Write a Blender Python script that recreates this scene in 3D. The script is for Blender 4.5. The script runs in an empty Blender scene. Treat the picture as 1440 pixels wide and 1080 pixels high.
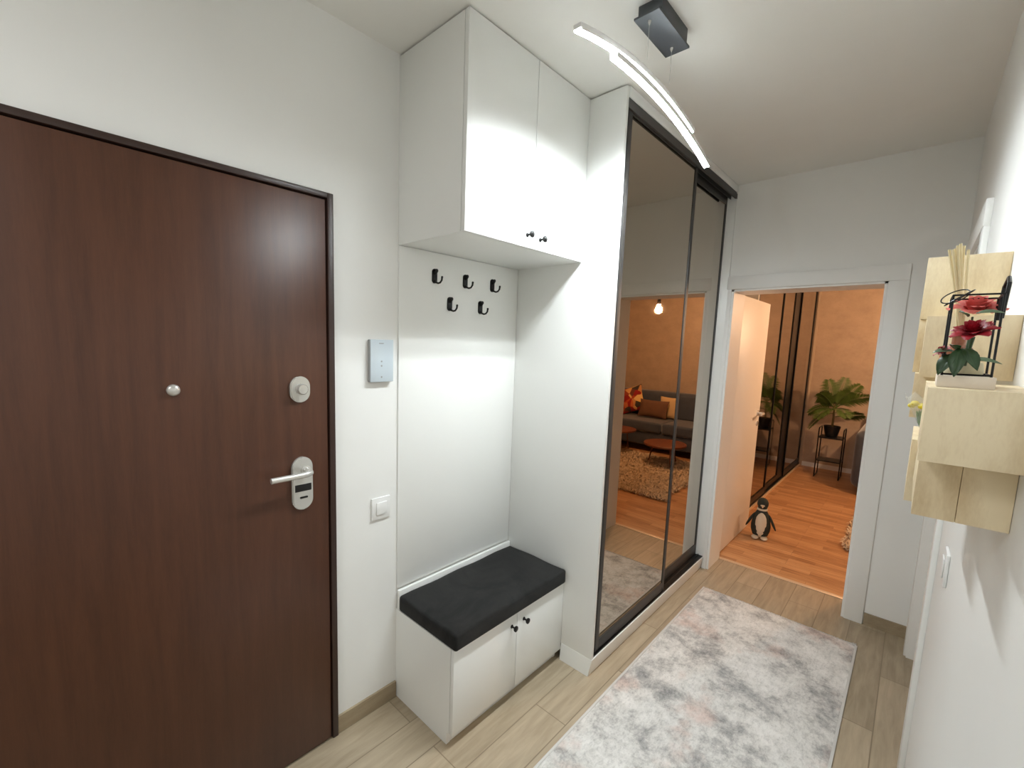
import bpy, bmesh, math, random
from mathutils import Vector, Matrix
random.seed(7)
C = bpy.context.scene.collection
PI = math.pi
H = 2.6
# ------------------------------------------------------------------ materials
def lin(c):
    return tuple(((v/255)/12.92 if v/255 <= .04045 else ((v/255+.055)/1.055)**2.4) for v in c)
def newmat(name):
    m = bpy.data.materials.new(name); m.use_nodes = True
    nt = m.node_tree; b = nt.nodes['Principled BSDF']
    return m, nt, b
def N(nt, t, **kw):
    n = nt.nodes.new(t)
    for k, v in kw.items(): setattr(n, k, v)
    return n
def coords(nt, scale=(1,1,1), rot=(0,0,0), loc=(0,0,0)):
    g = N(nt, 'ShaderNodeNewGeometry'); mp = N(nt, 'ShaderNodeMapping')
    mp.inputs['Scale'].default_value = scale; mp.inputs['Rotation'].default_value = rot; mp.inputs['Location'].default_value = loc
    nt.links.new(g.outputs['Position'], mp.inputs['Vector']); return mp.outputs['Vector']
def ramp(nt, src, stops):
    r = N(nt, 'ShaderNodeValToRGB'); e = r.color_ramp.elements
    while len(e) < len(stops): e.new(.5)
    for i, (p, c) in enumerate(stops):
        e[i].position = p; e[i].color = (*c, 1)
    nt.links.new(src, r.inputs['Fac']); return r.outputs['Color']
def bump(nt, b, src, strength, dist=.002):
    n = N(nt, 'ShaderNodeBump'); n.inputs['Strength'].default_value = strength; n.inputs['Distance'].default_value = dist
    nt.links.new(src, n.inputs['Height']); nt.links.new(n.outputs['Normal'], b.inputs['Normal'])
def noise(nt, vec, scale, detail=4, rough=.55, dist=0):
    n = N(nt, 'ShaderNodeTexNoise'); n.inputs['Scale'].default_value = scale; n.inputs['Detail'].default_value = detail
    n.inputs['Roughness'].default_value = rough; n.inputs['Distortion'].default_value = dist
    if vec is not None: nt.links.new(vec, n.inputs['Vector'])
    return n.outputs['Fac']
def plain(name, rgb, rough=.5, metal=0, var=.04, scale=8, bmp=0, spec=.5, **kw):
    m, nt, b = newmat(name); c = lin(rgb)
    v = coords(nt); f = noise(nt, v, scale)
    col = ramp(nt, f, [(.3, tuple(x*(1-var) for x in c)), (.7, tuple(min(1, x*(1+var)) for x in c))])
    nt.links.new(col, b.inputs['Base Color'])
    b.inputs['Roughness'].default_value = rough; b.inputs['Metallic'].default_value = metal
    b.inputs['Specular IOR Level'].default_value = spec
    if bmp: bump(nt, b, noise(nt, v, 180), bmp, .001)
    for k, x in kw.items(): b.inputs[k].default_value = x
    return m
def emis(name, rgb, s):
    m, nt, b = newmat(name); b.inputs['Base Color'].default_value = (*rgb, 1)
    b.inputs['Emission Color'].default_value = (*rgb, 1); b.inputs['Emission Strength'].default_value = s
    return m
def wood(name, dark, light, scale=(6,6,.6), rough=.4, ring=0, bmp=.05, spec=.5, coat=0):
    m, nt, b = newmat(name)
    v = coords(nt, scale); f = noise(nt, v, 6, 6, .6, .4)
    v2 = coords(nt, tuple(s*3 for s in scale)); f2 = noise(nt, v2, 20, 3)
    mx = N(nt, 'ShaderNodeMath', operation='MULTIPLY_ADD'); mx.inputs[1].default_value = .35
    nt.links.new(f2, mx.inputs[0]); nt.links.new(f, mx.inputs[2])
    src = mx.outputs[0]; lo, hi = .35, .95
    if ring:
        w = N(nt, 'ShaderNodeTexWave'); w.inputs['Scale'].default_value = ring; w.inputs['Distortion'].default_value = 5
        w.inputs['Detail'].default_value = 2; w.inputs['Detail Scale'].default_value = .6
        nt.links.new(v, w.inputs['Vector'])
        m2 = N(nt, 'ShaderNodeMath', operation='MULTIPLY_ADD'); m2.inputs[1].default_value = .3
        nt.links.new(w.outputs['Fac'], m2.inputs[0]); nt.links.new(src, m2.inputs[2]); src = m2.outputs[0]; hi = 1.1
    col = ramp(nt, src, [(lo, lin(dark)), (min(1, hi), lin(light))])
    nt.links.new(col, b.inputs['Base Color']); b.inputs['Roughness'].default_value = rough
    b.inputs['Specular IOR Level'].default_value = spec; b.inputs['Coat Weight'].default_value = coat; b.inputs['Coat Roughness'].default_value = .25
    bump(nt, b, src, bmp, .001); return m
def planks(name, w, l, tones, grout, loc, swap=False, off=.5, rough=.45, mortar=.0025, gs=(1,9,1), freq=2):
    m, nt, b = newmat(name)
    g = N(nt, 'ShaderNodeNewGeometry'); sp = N(nt, 'ShaderNodeSeparateXYZ'); cb = N(nt, 'ShaderNodeCombineXYZ')
    nt.links.new(g.outputs['Position'], sp.inputs[0])
    nt.links.new(sp.outputs['Y' if swap else 'X'], cb.inputs['X']); nt.links.new(sp.outputs['X' if swap else 'Y'], cb.inputs['Y'])
    mp = N(nt, 'ShaderNodeMapping'); mp.inputs['Location'].default_value = loc; nt.links.new(cb.outputs[0], mp.inputs['Vector'])
    br = N(nt, 'ShaderNodeTexBrick'); br.offset = off; br.offset_frequency = freq; br.squash = 1
    br.inputs['Scale'].default_value = 1; br.inputs['Brick Width'].default_value = l; br.inputs['Row Height'].default_value = w
    br.inputs['Mortar Size'].default_value = mortar; br.inputs['Mortar Smooth'].default_value = .3; br.inputs['Bias'].default_value = 0
    br.inputs['Color1'].default_value = (0,0,0,1); br.inputs['Color2'].default_value = (1,1,1,1); br.inputs['Mortar'].default_value = (.5,.5,.5,1)
    nt.links.new(mp.outputs['Vector'], br.inputs['Vector'])
    m2 = N(nt, 'ShaderNodeMapping'); m2.inputs['Scale'].default_value = gs; nt.links.new(cb.outputs[0], m2.inputs['Vector'])
    f = noise(nt, m2.outputs['Vector'], 4, 6, .6, .5)
    mx = N(nt, 'ShaderNodeMath', operation='MULTIPLY_ADD'); mx.inputs[1].default_value = .28
    sc = N(nt, 'ShaderNodeSeparateColor'); nt.links.new(br.outputs['Color'], sc.inputs[0])
    nt.links.new(sc.outputs[0], mx.inputs[0]); nt.links.new(f, mx.inputs[2])
    col = ramp(nt, mx.outputs[0], [(.38, lin(tones[0])), (.62, lin(tones[1])), (.9, lin(tones[2]))])
    mc = N(nt, 'ShaderNodeMix', data_type='RGBA'); nt.links.new(br.outputs['Fac'], mc.inputs['Factor'])
    nt.links.new(col, mc.inputs['A']); mc.inputs['B'].default_value = (*lin(grout), 1)
    nt.links.new(mc.outputs['Result'], b.inputs['Base Color']); b.inputs['Roughness'].default_value = rough
    inv = N(nt, 'ShaderNodeMath', operation='SUBTRACT'); inv.inputs[0].default_value = 1; nt.links.new(br.outputs['Fac'], inv.inputs[1])
    bump(nt, b, inv.outputs[0], .4, .001); return m

M = {}
M['wall'] = plain('wall_paint', (235,235,232), .55, var=.015, scale=3, bmp=.06)
M['ceil'] = plain('ceiling_paint', (235,234,229), .6, var=.015, scale=3, bmp=.05)
M['lam'] = plain('white_laminate', (234,235,232), .32, var=.01, scale=2)
M['lacq'] = plain('white_lacquer', (236,236,233), .45, var=.008, scale=2)
M['tile'] = planks('wood_look_tiles', .15, .9, ((148,134,111),(168,153,129),(184,169,145)), (137,123,101), (.04,.01,0), rough=.4)
M['skirt'] = wood('skirting_tile', (138,121,97), (168,152,126), (.8,4,8), .4, 0)
M['oak'] = planks('oak_laminate', .065, .42, ((150,104,66),(184,136,92),(205,160,116)), (140,96,60), (.1,.03,0), swap=True, off=.37, rough=.35, mortar=.0008, gs=(1,14,1), freq=3)
M['doorwood'] = wood('mahogany_veneer', (66,38,25), (88,54,37), (5,5,.35), .36, 0, .03, .45)
M['doorframe'] = plain('dark_brown_frame', (52,33,26), .38, var=.08)
M['chrome'] = plain('satin_nickel', (212,211,206), .26, .6, var=.02)
M['black'] = plain('black_metal', (14,14,14), .38, .3, var=.1)
M['blackslot'] = plain('black_plastic', (10,10,12), .3)
M['alu'] = plain('anthracite_profile', (56,54,52), .5, .0, var=.05)
M['canopy'] = plain('graphite_canopy', (58,61,64), .45, .3, var=.05)
M['plasticw'] = plain('white_plastic', (232,232,230), .35, var=.01)
M['plasticg'] = plain('grey_plastic', (150,152,152), .4)
M['glassw'] = plain('pale_blue_glass', (196,207,214), .12, var=.01)
M['led'] = emis('led_diffuser', (.90,.965,1.0), 198)
M['bulb'] = emis('warm_filament_bulb', (1.0,.59,.33), 840)
m, nt, b = newmat('bronze_mirror'); b.inputs['Base Color'].default_value = (.47,.41,.335,1); b.inputs['Metallic'].default_value = 1; b.inputs['Roughness'].default_value = .012; M['mirror'] = m
m, nt, b = newmat('dark_glass'); b.inputs['Base Color'].default_value = (.34,.27,.2,1); b.inputs['Metallic'].default_value = 1; b.inputs['Roughness'].default_value = .05; M['mirror2'] = m
M['pine'] = wood('paulownia_wood', (204,180,138), (240,224,190), (3,5,1.6), .5, 5)
# velvet cushion
m, nt, b = newmat('black_suede'); v = coords(nt)
f = noise(nt, v, 5, 5, .7, .8)
nt.links.new(ramp(nt, f, [(.35, lin((20,20,20))), (.65, lin((38,38,37)))]), b.inputs['Base Color']); b.inputs['Roughness'].default_value = .85
b.inputs['Sheen Weight'].default_value = .06; b.inputs['Specular IOR Level'].default_value = .25; bump(nt, b, noise(nt, v, 400), .3, .001); M['suede'] = m
# hall rug
m, nt, b = newmat('abstract_rug'); v = coords(nt)
big = noise(nt, coords(nt, (1,1,1), loc=(3.1,.4,0)), 3.6, 8, .78, .12)
c1 = ramp(nt, big, [(.36, lin((144,144,143))), (.43, lin((180,178,175))), (.50, lin((214,212,207))), (.60, lin((232,230,226)))])
pk = noise(nt, coords(nt, (1,1,1), loc=(8.3,5.1,0)), 3.2, 4, .6)
pr = ramp(nt, pk, [(.54, (0,0,0)), (.66, (.75,.75,.75))])
mx = N(nt, 'ShaderNodeMix', data_type='RGBA'); nt.links.new(pr, mx.inputs['Factor']); nt.links.new(c1, mx.inputs['A'])
mul = N(nt, 'ShaderNodeMix', data_type='RGBA', blend_type='MULTIPLY'); mul.inputs['Factor'].default_value = 1
nt.links.new(c1, mul.inputs['A']); mul.inputs['B'].default_value = (*lin((238,214,207)), 1); nt.links.new(mul.outputs['Result'], mx.inputs['B'])
fine = noise(nt, coords(nt, (1,2.2,1)), 42, 5, .8)
fr = ramp(nt, fine, [(.34, (.55,.55,.55)), (.52, (1,1,1))])
m3 = N(nt, 'ShaderNodeMix', data_type='RGBA', blend_type='MULTIPLY'); m3.inputs['Factor'].default_value = .55
nt.links.new(mx.outputs['Result'], m3.inputs['A']); nt.links.new(fr, m3.inputs['B'])
nt.links.new(m3.outputs['Result'], b.inputs['Base Color']); b.inputs['Roughness'].default_value = .95
bump(nt, b, noise(nt, v, 220), .5, .003); M['rug'] = m
M['rugedge'] = plain('rug_binding', (204,202,198), .9)
M['shag'] = plain('shaggy_pile', (205,186,158), .95, var=.25, scale=18)
# wallpaper with metallic flecks
m, nt, b = newmat('bronze_wallpaper'); v = coords(nt)
f = noise(nt, coords(nt, (1,1,1.3)), 5, 8, .7, 0); f2 = noise(nt, v, 30, 6, .85)
nt.links.new(ramp(nt, f, [(.3, lin((172,152,132))), (.7, lin((192,172,150)))]), b.inputs['Base Color'])
nt.links.new(ramp(nt, f2, [(.5, (.0,.0,.0)), (.66, (.55,.55,.55))]), b.inputs['Metallic']); b.inputs['Roughness'].default_value = .42
bump(nt, b, f2, .3, .003); M['paper'] = m
M['paperside'] = plain('living_wall_paint', (190,172,150), .7, var=.05)
M['sofa'] = plain('blue_grey_velvet', (62,70,84), .8, var=.15, scale=12, **{'Sheen Weight': .5})
M['brownpillow'] = plain('brown_pillow', (104,72,50), .85, var=.1)
M['creampillow'] = plain('cream_pillow', (206,176,128), .85)
m, nt, b = newmat('floral_fabric'); v = coords(nt); vo = N(nt, 'ShaderNodeTexVoronoi'); vo.inputs['Scale'].default_value = 11; nt.links.new(v, vo.inputs['Vector'])
sc = N(nt, 'ShaderNodeSeparateColor'); nt.links.new(vo.outputs['Color'], sc.inputs[0])
nt.links.new(ramp(nt, sc.outputs[0], [(.2, lin((150,26,22))), (.45, lin((236,196,120))), (.62, lin((196,74,30))), (.85, lin((60,50,40)))]), b.inputs['Base Color']); b.inputs['Roughness'].default_value = .85; M['floral'] = m
M['walnut'] = wood('walnut_top', (86,44,26), (128,72,44), (1,6,1), .35)
M['leaf'] = plain('palm_leaf', (74,96,38), .5, var=.25, scale=20)
M['stem'] = plain('palm_stem', (96,84,46), .7)
M['potb'] = plain('black_pot', (22,22,24), .4)
M['soil'] = plain('soil', (52,38,28), .95, var=.3)
M['penguin'] = plain('dark_green_felt', (36,44,38), .8, var=.1)
M['penguinw'] = plain('cream_felt', (208,198,176), .85)
M['beak'] = plain('pale_beak', (190,170,140), .6)
M['rosered'] = plain('red_fabric_petals', (158,14,34), .5, var=.18, scale=60)
M['rosepink'] = plain('salmon_petals', (226,116,108), .5, var=.12, scale=60)
M['leafd'] = plain('dark_green_leaf', (44,72,38), .42, var=.25, scale=60)
M['leafs'] = plain('grey_green_leaf', (92,112,84), .4, var=.2, scale=60)
M['reed'] = plain('natural_reed', (226,210,166), .7)
M['basew'] = plain('whitewashed_wood', (226,214,198), .6)
M['wax'] = plain('ivory_wax', (214,204,170), .5)
m, nt, b = newmat('clear_film'); b.inputs['Base Color'].default_value = (.9,.92,.92,1); b.inputs['Roughness'].default_value = .15; b.inputs['Alpha'].default_value = .14; M['film'] = m
M['yellow'] = plain('yellow_petals', (226,206,50), .5)
M['grassg'] = plain('fresh_green_leaf', (92,142,52), .5, var=.2, scale=60)
M['bottle'] = plain('amber_bottle', (150,96,70), .15)
M['strip'] = plain('threshold_profile', (214,190,160), .4, .2)

# ------------------------------------------------------------------ geometry helpers
def BM(): return bmesh.new()
def box(bm, lo, hi, bev=0, seg=2):
    lo = Vector([min(a, b_) for a, b_ in zip(lo, hi)]) if True else lo
    t = bmesh.new(); r = bmesh.ops.create_cube(t, size=1)
    return _box(bm, t, lo, hi, bev, seg)
def _box(bm, t, lo, hi, bev, seg):
    hi = Vector(hi); c = (lo+hi)/2; s = hi-lo
    for v in t.verts: v.co = Vector((v.co.x*s.x, v.co.y*s.y, v.co.z*s.z)) + c
    if bev: bmesh.ops.bevel(t, geom=t.edges[:], offset=bev, segments=seg, affect='EDGES', profile=.5)
    merge(bm, t)
def merge(bm, t, mat=None):
    me = bpy.data.meshes.new('tmp'); t.to_mesh(me); t.free()
    if mat is not None: me.transform(mat)
    bm.from_mesh(me); bpy.data.meshes.remove(me)
def bx(x0, x1, y0, y1, z0, z1, bev=0, seg=2):
    bm = BM(); lo = (min(x0,x1), min(y0,y1), min(z0,z1)); hi = (max(x0,x1), max(y0,y1), max(z0,z1)); box(bm, lo, hi, bev, seg); return bm
def abx(bm, x0, x1, y0, y1, z0, z1, bev=0, seg=2):
    lo = (min(x0,x1), min(y0,y1), min(z0,z1)); hi = (max(x0,x1), max(y0,y1), max(z0,z1)); box(bm, lo, hi, bev, seg)
def tube(bm, pts, r, n=10, caps=True):
    pts = [Vector(p) for p in pts]; rs = r if isinstance(r, (list, tuple)) else [r]*len(pts)
    rings = []; prev = None
    for i, p in enumerate(pts):
        if i == 0: d = pts[1]-p
        elif i == len(pts)-1: d = p-pts[i-1]
        else: d = (pts[i+1]-p).normalized() + (p-pts[i-1]).normalized()
        d.normalize()
        if prev is None:
            a = Vector((0,0,1)) if abs(d.z) < .9 else Vector((1,0,0)); u = d.cross(a).normalized()
        else: u = (prev - d*prev.dot(d)).normalized()
        prev = u; w = d.cross(u)
        rings.append([bm.verts.new(p + (u*math.cos(2*PI*k/n) + w*math.sin(2*PI*k/n))*rs[i]) for k in range(n)])
    for a, b_ in zip(rings, rings[1:]):
        for k in range(n): bm.faces.new((a[k], a[(k+1)%n], b_[(k+1)%n], b_[k]))
    if caps: bm.faces.new(rings[0][::-1]); bm.faces.new(rings[-1])
def lathe(bm, prof, c=(0,0,0), axis='Z', n=24):
    """prof: list of (r, h) along the axis"""
    c = Vector(c); rings = []
    def P(r, h, a):
        x, y = r*math.cos(a), r*math.sin(a)
        return c + {'Z': Vector((x,y,h)), 'Y': Vector((x,h,y)), 'X': Vector((h,x,y))}[axis]
    for r, h in prof:
        rings.append([bm.verts.new(P(max(r,1e-5), h, 2*PI*k/n)) for k in range(n)])
    for a, b_ in zip(rings, rings[1:]):
        for k in range(n): bm.faces.new((a[k], a[(k+1)%n], b_[(k+1)%n], b_[k]))
    bm.faces.new(rings[0][::-1]); bm.faces.new(rings[-1])
def stadium(bm, cx, cz, w, h, y0, y1, r=None, n=12, bev=.002, ry=None):
    """rounded plate in the XZ plane between y0 (back) and y1 (front)"""
    r = w/2 if r is None else r; pts = []
    for (sx, sz, a0) in ((1,1,0), (-1,1,PI/2), (-1,-1,PI), (1,-1,1.5*PI)):
        for k in range(n+1):
            a = a0 + PI/2*k/n; pts.append((cx + sx*(w/2-r) + r*math.cos(a), cz + sz*(h/2-r) + r*math.sin(a)))
    t = bmesh.new(); A = [t.verts.new((x, y0, z)) for x, z in pts]; t.faces.new(A)
    e = bmesh.ops.extrude_face_region(t, geom=t.faces[:]); vs = [g for g in e['geom'] if isinstance(g, bmesh.types.BMVert)]
    for v in vs: v.co.y = y1
    if bev:
        es = [ed for ed in t.edges if all(abs(v.co.y-y1) < 1e-7 for v in ed.verts)]
        bmesh.ops.bevel(t, geom=es, offset=bev, segments=2, affect='EDGES')
    bmesh.ops.remove_doubles(t, verts=t.verts[:], dist=1e-5)
    bmesh.ops.recalc_face_normals(t, faces=t.faces[:]); merge(bm, t)
def blob(bm, c, s, n=16, rot=None):
    t = bmesh.new(); bmesh.ops.create_uvsphere(t, u_segments=n, v_segments=max(6, n//2), radius=1)
    mt = Matrix.Translation(c) @ (rot.to_4x4() if rot else Matrix.Identity(4)) @ Matrix.Diagonal((*s, 1))
    merge(bm, t, mt)
WL = {}
def obj(name, bm, mat, parent=None, label=None, smooth=None, cat=None, group=None, kind=None, angle=40):
    bmesh.ops.recalc_face_normals(bm, faces=bm.faces[:])
    me = bpy.data.meshes.new(name)
    base = None
    if parent is None:
        xs = [v.co for v in bm.verts]
        base = Vector(((min(v.x for v in xs)+max(v.x for v in xs))/2, (min(v.y for v in xs)+max(v.y for v in xs))/2, min(v.z for v in xs)))
    else: base = WL[parent.name]
    for v in bm.verts: v.co -= base
    bm.to_mesh(me); bm.free()
    me.materials.append(M[mat] if isinstance(mat, str) else mat)
    o = bpy.data.objects.new(name, me); C.objects.link(o)
    if smooth is not False:
        me.shade_smooth()
        me.set_sharp_from_angle(angle=math.radians(angle))
    if parent is None: o.location = base
    else: o.parent = parent
    WL[o.name] = base
    if label: o['label'] = label
    if cat: o['category'] = cat
    if group: o['group'] = group
    if kind: o['kind'] = kind
    return o
def thing(name, label, cat, loc, group=None, kind=None):
    o = bpy.data.objects.new(name, None); C.objects.link(o); o.location = loc; o.empty_display_size = .05
    o['label'] = label; o['category'] = cat
    if group: o['group'] = group
    if kind: o['kind'] = kind
    WL[o.name] = Vector(loc); return o
def struct(name, bm, mat, parent=None, label=None, **k):
    return obj(name, bm, mat, parent, label=label, kind='structure' if parent is None else None, **k)

# ------------------------------------------------------------------ setting
XF, XB = 2.25, 2.49           # far wall front / back
YR = -1.60                    # right wall
OY0, OY1, OZ = -.562, -1.325, 1.94   # doorway to the living room
struct('floor', bx(-3.2, 2.485, 0.0, -1.95, -.05, 0), 'tile', label='wood-look beige tiled floor of the hallway')
struct('floor_living', bx(2.485, 6.45, .25, -4.3, -.05, 0), 'oak', label='warm oak laminate floor of the living room')
struct('ceiling', bx(-3.2, 2.49, .15, -1.95, H, H+.05), 'ceil', label='plain off-white hallway ceiling')
struct('ceiling_living', bx(2.49, 6.45, .25, -4.3, H, H+.05), 'ceil', label='living room ceiling')
# left wall with the entrance door opening  X -1.235..-0.278
DX0, DX1, DZ = -1.235, -.278, 2.034
bm = BM()
abx(bm, -3.2, DX0, 0, .12, 0, H); abx(bm, DX1, XF, 0, .12, 0, H); abx(bm, DX0, DX1, 0, .12, DZ, H)
struct('wall_left', bm, 'wall', label='white wall around the brown entrance door')
# far wall
bm = BM()
abx(bm, XF, XB, .15, OY0, 0, H); abx(bm, XF, XB, OY1, -1.95, 0, H); abx(bm, XF, XB, OY0, OY1, OZ, H)
struct('wall_far', bm, 'wall', label='white wall with the open doorway to the living room')
# right wall with a door opening X 1.14..2.05
RX0, RX1, RZ = 1.14, 2.05, 1.95
bm = BM()
abx(bm, -3.2, RX0, YR, YR-.2, 0, H); abx(bm, RX1, XF, YR, YR-.2, 0, H); abx(bm, RX0, RX1, YR, YR-.2, RZ, H)
struct('wall_right', bm, 'wall', label='white wall carrying the wooden box shelves')
struct('wall_back', bx(-3.25, -3.2, .12, -1.8, 0, H), 'wall')
# living room walls
struct('wall_living_back', bx(6.35, 6.45, .25, -4.3, 0, H), 'paper', label='bronze textured wallpaper wall behind the palm and the sofa')
struct('wall_living_left', bx(2.49, 6.45, .25, .35, 0, H), 'paperside')
struct('wall_living_right', bx(2.49, 6.45, -4.3, -4.4, 0, H), 'paperside')
struct('wall_living_front', bx(2.485, 2.492, -1.95, -4.3, 0, H), 'paperside')
# skirtings
struct('baseboard_left', bx(DX1, -.004, 0, -.009, 0, .072), 'skirt')
struct('baseboard_far', bx(XF-.009, XF, -1.412, YR, 0, .07), 'skirt')
struct('baseboard_right', bx(-3.2, 1.05, YR, YR+.009, 0, .07), 'skirt')
struct('trim_1', bx(2.478, 2.515, OY0, OY1, 0, .005, .002), 'strip', label='pale threshold strip between tiles and laminate')
# architrave + lining of the living room doorway
d2 = thing('door_1', 'white doorway with its door standing open into the living room', 'door', (XF, (OY0+OY1)/2, 0), kind='structure')
A = .083
bm = BM(); abx(bm, XF-.015, XF, OY0, OY0+.03, 0, OZ, .002); obj('architrave', bm, 'lacq', d2)
bm = BM(); abx(bm, XF-.015, XF, OY1, OY1-A, 0, OZ, .002); obj('architrave', bm, 'lacq', d2)
bm = BM(); abx(bm, XF-.017, XF, OY0+.03, OY1-A, OZ, OZ+A, .002); obj('architrave', bm, 'lacq', d2)
bm = BM(); abx(bm, XF-.004, XB+.004, OY0, OY0-.014, 0, OZ); abx(bm, XF-.004, XB+.004, OY1, OY1+.014, 0, OZ); abx(bm, XF-.004, XB+.004, OY0, OY1, OZ, OZ-.012)
obj('door_lining', bm, 'lacq', d2)
bm = BM(); abx(bm, 2.52, 3.36, -.552, -.512, .008, 1.935, .002); leaf = obj('door_leaf', bm, 'lacq', d2)
bm = BM()
lathe(bm, [(.024,-.552),(.024,-.560),(.012,-.562),(.010,-.60)], (3.30,0,1.02), 'Y', 20)
tube(bm, [(3.30,-.596,1.02),(3.27,-.604,1.02),(3.19,-.602,1.018)], [.010,.010,.008], 10)
lathe(bm, [(.022,-.552),(.022,-.559)], (3.30,0,.93), 'Y', 20)
obj('door_handle', bm, 'chrome', leaf)
bm = BM()
for z in (.25, 1.7): lathe(bm, [(.007,z-.04),(.007,z+.04)], (2.515,-.556,0), 'Z', 10)
obj('hinge', bm, 'chrome', leaf)
# door in the right wall (closed, recessed)
d3 = thing('door_2', 'white door with a moulded frame at the far end of the right wall', 'door', ((RX0+RX1)/2, YR, 0), kind='structure')
bm = BM(); abx(bm, RX0, RX0-.083, YR, YR+.015, 0, RZ, .002); obj('architrave', bm, 'lacq', d3)
bm = BM(); abx(bm, RX1, RX1+.083, YR, YR+.015, 0, RZ, .002); obj('architrave', bm, 'lacq', d3)
bm = BM(); abx(bm, RX0-.083, RX1+.083, YR, YR+.017, RZ, RZ+.083, .002); obj('architrave', bm, 'lacq', d3)
bm = BM(); abx(bm, RX0, RX0+.012, YR+.005, YR-.2, 0, RZ); abx(bm, RX1, RX1-.012, YR+.005, YR-.2, 0, RZ); abx(bm, RX0, RX1, YR+.005, YR-.2, RZ, RZ-.012); obj('door_lining', bm, 'lacq', d3)
bm = BM(); abx(bm, RX0+.014, RX1-.014, YR-.15, YR-.19, .008, RZ-.014, .002); obj('door_leaf', bm, 'lacq', d3)

# entrance door
d1 = thing('door_3', 'mahogany brown entrance door with a dark frame and nickel fittings', 'door', ((DX0+DX1)/2, 0, 0), kind='structure')
bm = BM()
abx(bm, DX1, DX1-.022, -.016, .10, 0, DZ, .002); abx(bm, DX0, DX0+.022, -.016, .10, 0, DZ, .002); abx(bm, DX0+.022, DX1-.022, -.016, .10, DZ-.018, DZ, .002)
abx(bm, DX0+.022, DX1-.022, .055, .10, 0, DZ-.018)
obj('door_frame', bm, 'doorframe', d1)
LX1 = DX1-.027
leaf = obj('door_leaf', bx(DX0+.026, LX1, -.010, .05, .006, DZ-.023, .002), 'doorwood', d1)
YD = -.010
bm = BM(); stadium(bm, -.405, 1.375, .068, .088, YD, YD-.010, bev=.003); rs = obj('lock_rosette', bm, 'chrome', leaf)
bm = BM(); lathe(bm, [(.018,YD-.008),(.018,YD-.012),(.0175,YD-.03),(.015,YD-.033),(.0001,YD-.034)], (-.405,0,1.377), 'Y', 24); obj('thumb_turn', bm, 'chrome', rs)
bm = BM(); stadium(bm, -.403, 1.049, .072, .186, YD, YD-.011, bev=.003); pl = obj('handle_plate', bm, 'chrome', leaf)
bm = BM(); lathe(bm, [(.017,YD-.01),(.017,YD-.016),(.011,YD-.018),(.010,YD-.05)], (-.393,0,1.095), 'Y', 20)
tube(bm, [(-.393,YD-.040,1.095),(-.396,YD-.052,1.095),(-.408,YD-.058,1.094),(-.43,YD-.059,1.093),(-.47,YD-.058,1.093),(-.526,YD-.058,1.093)], [.010,.0105,.0105,.010,.0095,.0095], 14)
obj('lever_handle', bm, 'chrome', pl)
obj('display_window', bx(-.431, -.374, YD-.010, YD-.0125, 1.022, 1.047, .001), 'blackslot', pl, label='black display window')
bm = BM(); stadium(bm, -.401, 1.0, .028, .007, YD-.010, YD-.0125, r=.0034, bev=0); obj('key_slot', bm, 'blackslot', pl, label='black slot')
bm = BM(); lathe(bm, [(.0165,YD),(.0165,YD-.006),(.014,YD-.009),(.011,YD-.012),(.0001,YD-.013)], (-.762,0,1.392), 'Y', 24); obj('peephole', bm, 'chrome', leaf)

# ------------------------------------------------------------------ intercom and switches
t = thing('intercom', 'slim pale blue wall intercom panel beside the entrance door', 'intercom', (-.085, 0, 1.387))
obj('housing', bx(-.137, -.035, 0, -.016, 1.387, 1.549, .003), 'plasticg', t, label='grey housing')
fr = obj('front_panel', bx(-.137, -.035, -.0163, -.021, 1.387, 1.549, .002), 'glassw', t)
bm = BM(); abx(bm, -.100, -.080, -.0208, -.0215, 1.533, 1.536); obj('speaker_slot', bm, 'plasticg', fr)
for z in (1.466, 1.449, 1.406):
    bm = BM(); lathe(bm, [(.0035,-.0208),(.0035,-.0216)], (-.089,0,z), 'Y', 10); obj('button', bm, 'plasticg', fr)
def switch(x, z, y, s, label):
    t = thing('light_switch', label, 'light switch', (x, y, z-.045))
    bm = BM()
    if s > 0: abx(bm, x-.043, x+.043, y, y-.008, z-.045, z+.045, .003)
    else: abx(bm, x-.043, x+.043, y, y+.008, z-.045, z+.045, .003)
    obj('cover_frame', bm, 'plasticw', t)
    obj('rocker', bx(x-.024, x+.024, y-s*.008, y-s*.012, z-.026, z+.026, .002), 'plasticw', t)
switch(-.08, .876, 0, 1, 'white rocker light switch below the intercom')
switch(.66, .985, YR, -1, 'white light switch on the right wall below the box shelves')

# ------------------------------------------------------------------ hall furniture
X2 = .722
# hook panel
t = obj('back_panel', bx(0, X2-.001, 0, -.006, .50, 1.915, .0008), 'lam', label='tall white wall panel that carries the black coat hooks', cat='wall panel')
def hook(x, z, label):
    t = thing('coat_hook', label, 'coat hook', (x, -.006, z-.03), 'black coat hooks on the white panel')
    bm = BM(); stadium(bm, x, z, .027, .060, -.006, -.0115, bev=.002, n=8); obj('back_plate', bm, 'black', t)
    bm = BM(); tube(bm, [(x,-.010,z+.010),(x,-.016,z+.013),(x,-.021,z+.020)], [.007,.0065,.006], 10); blob(bm, (x,-.021,z+.021), (.008,.006,.008), 10); obj('upper_prong', bm, 'black', t)
    bm = BM(); tube(bm, [(x,-.010,z-.020),(x,-.018,z-.026),(x,-.032,z-.031),(x,-.045,z-.029),(x,-.054,z-.020),(x,-.056,z-.010)], [.006,.0045,.0038,.0038,.004,.0042], 10)
    blob(bm, (x,-.056,z-.008), (.005,.005,.005), 10); obj('lower_prong', bm, 'black', t)
hook(.177, 1.819, 'black double coat hook, leftmost in the upper row of three')
hook(.354, 1.817, 'black double coat hook, middle one in the upper row of three')
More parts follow.
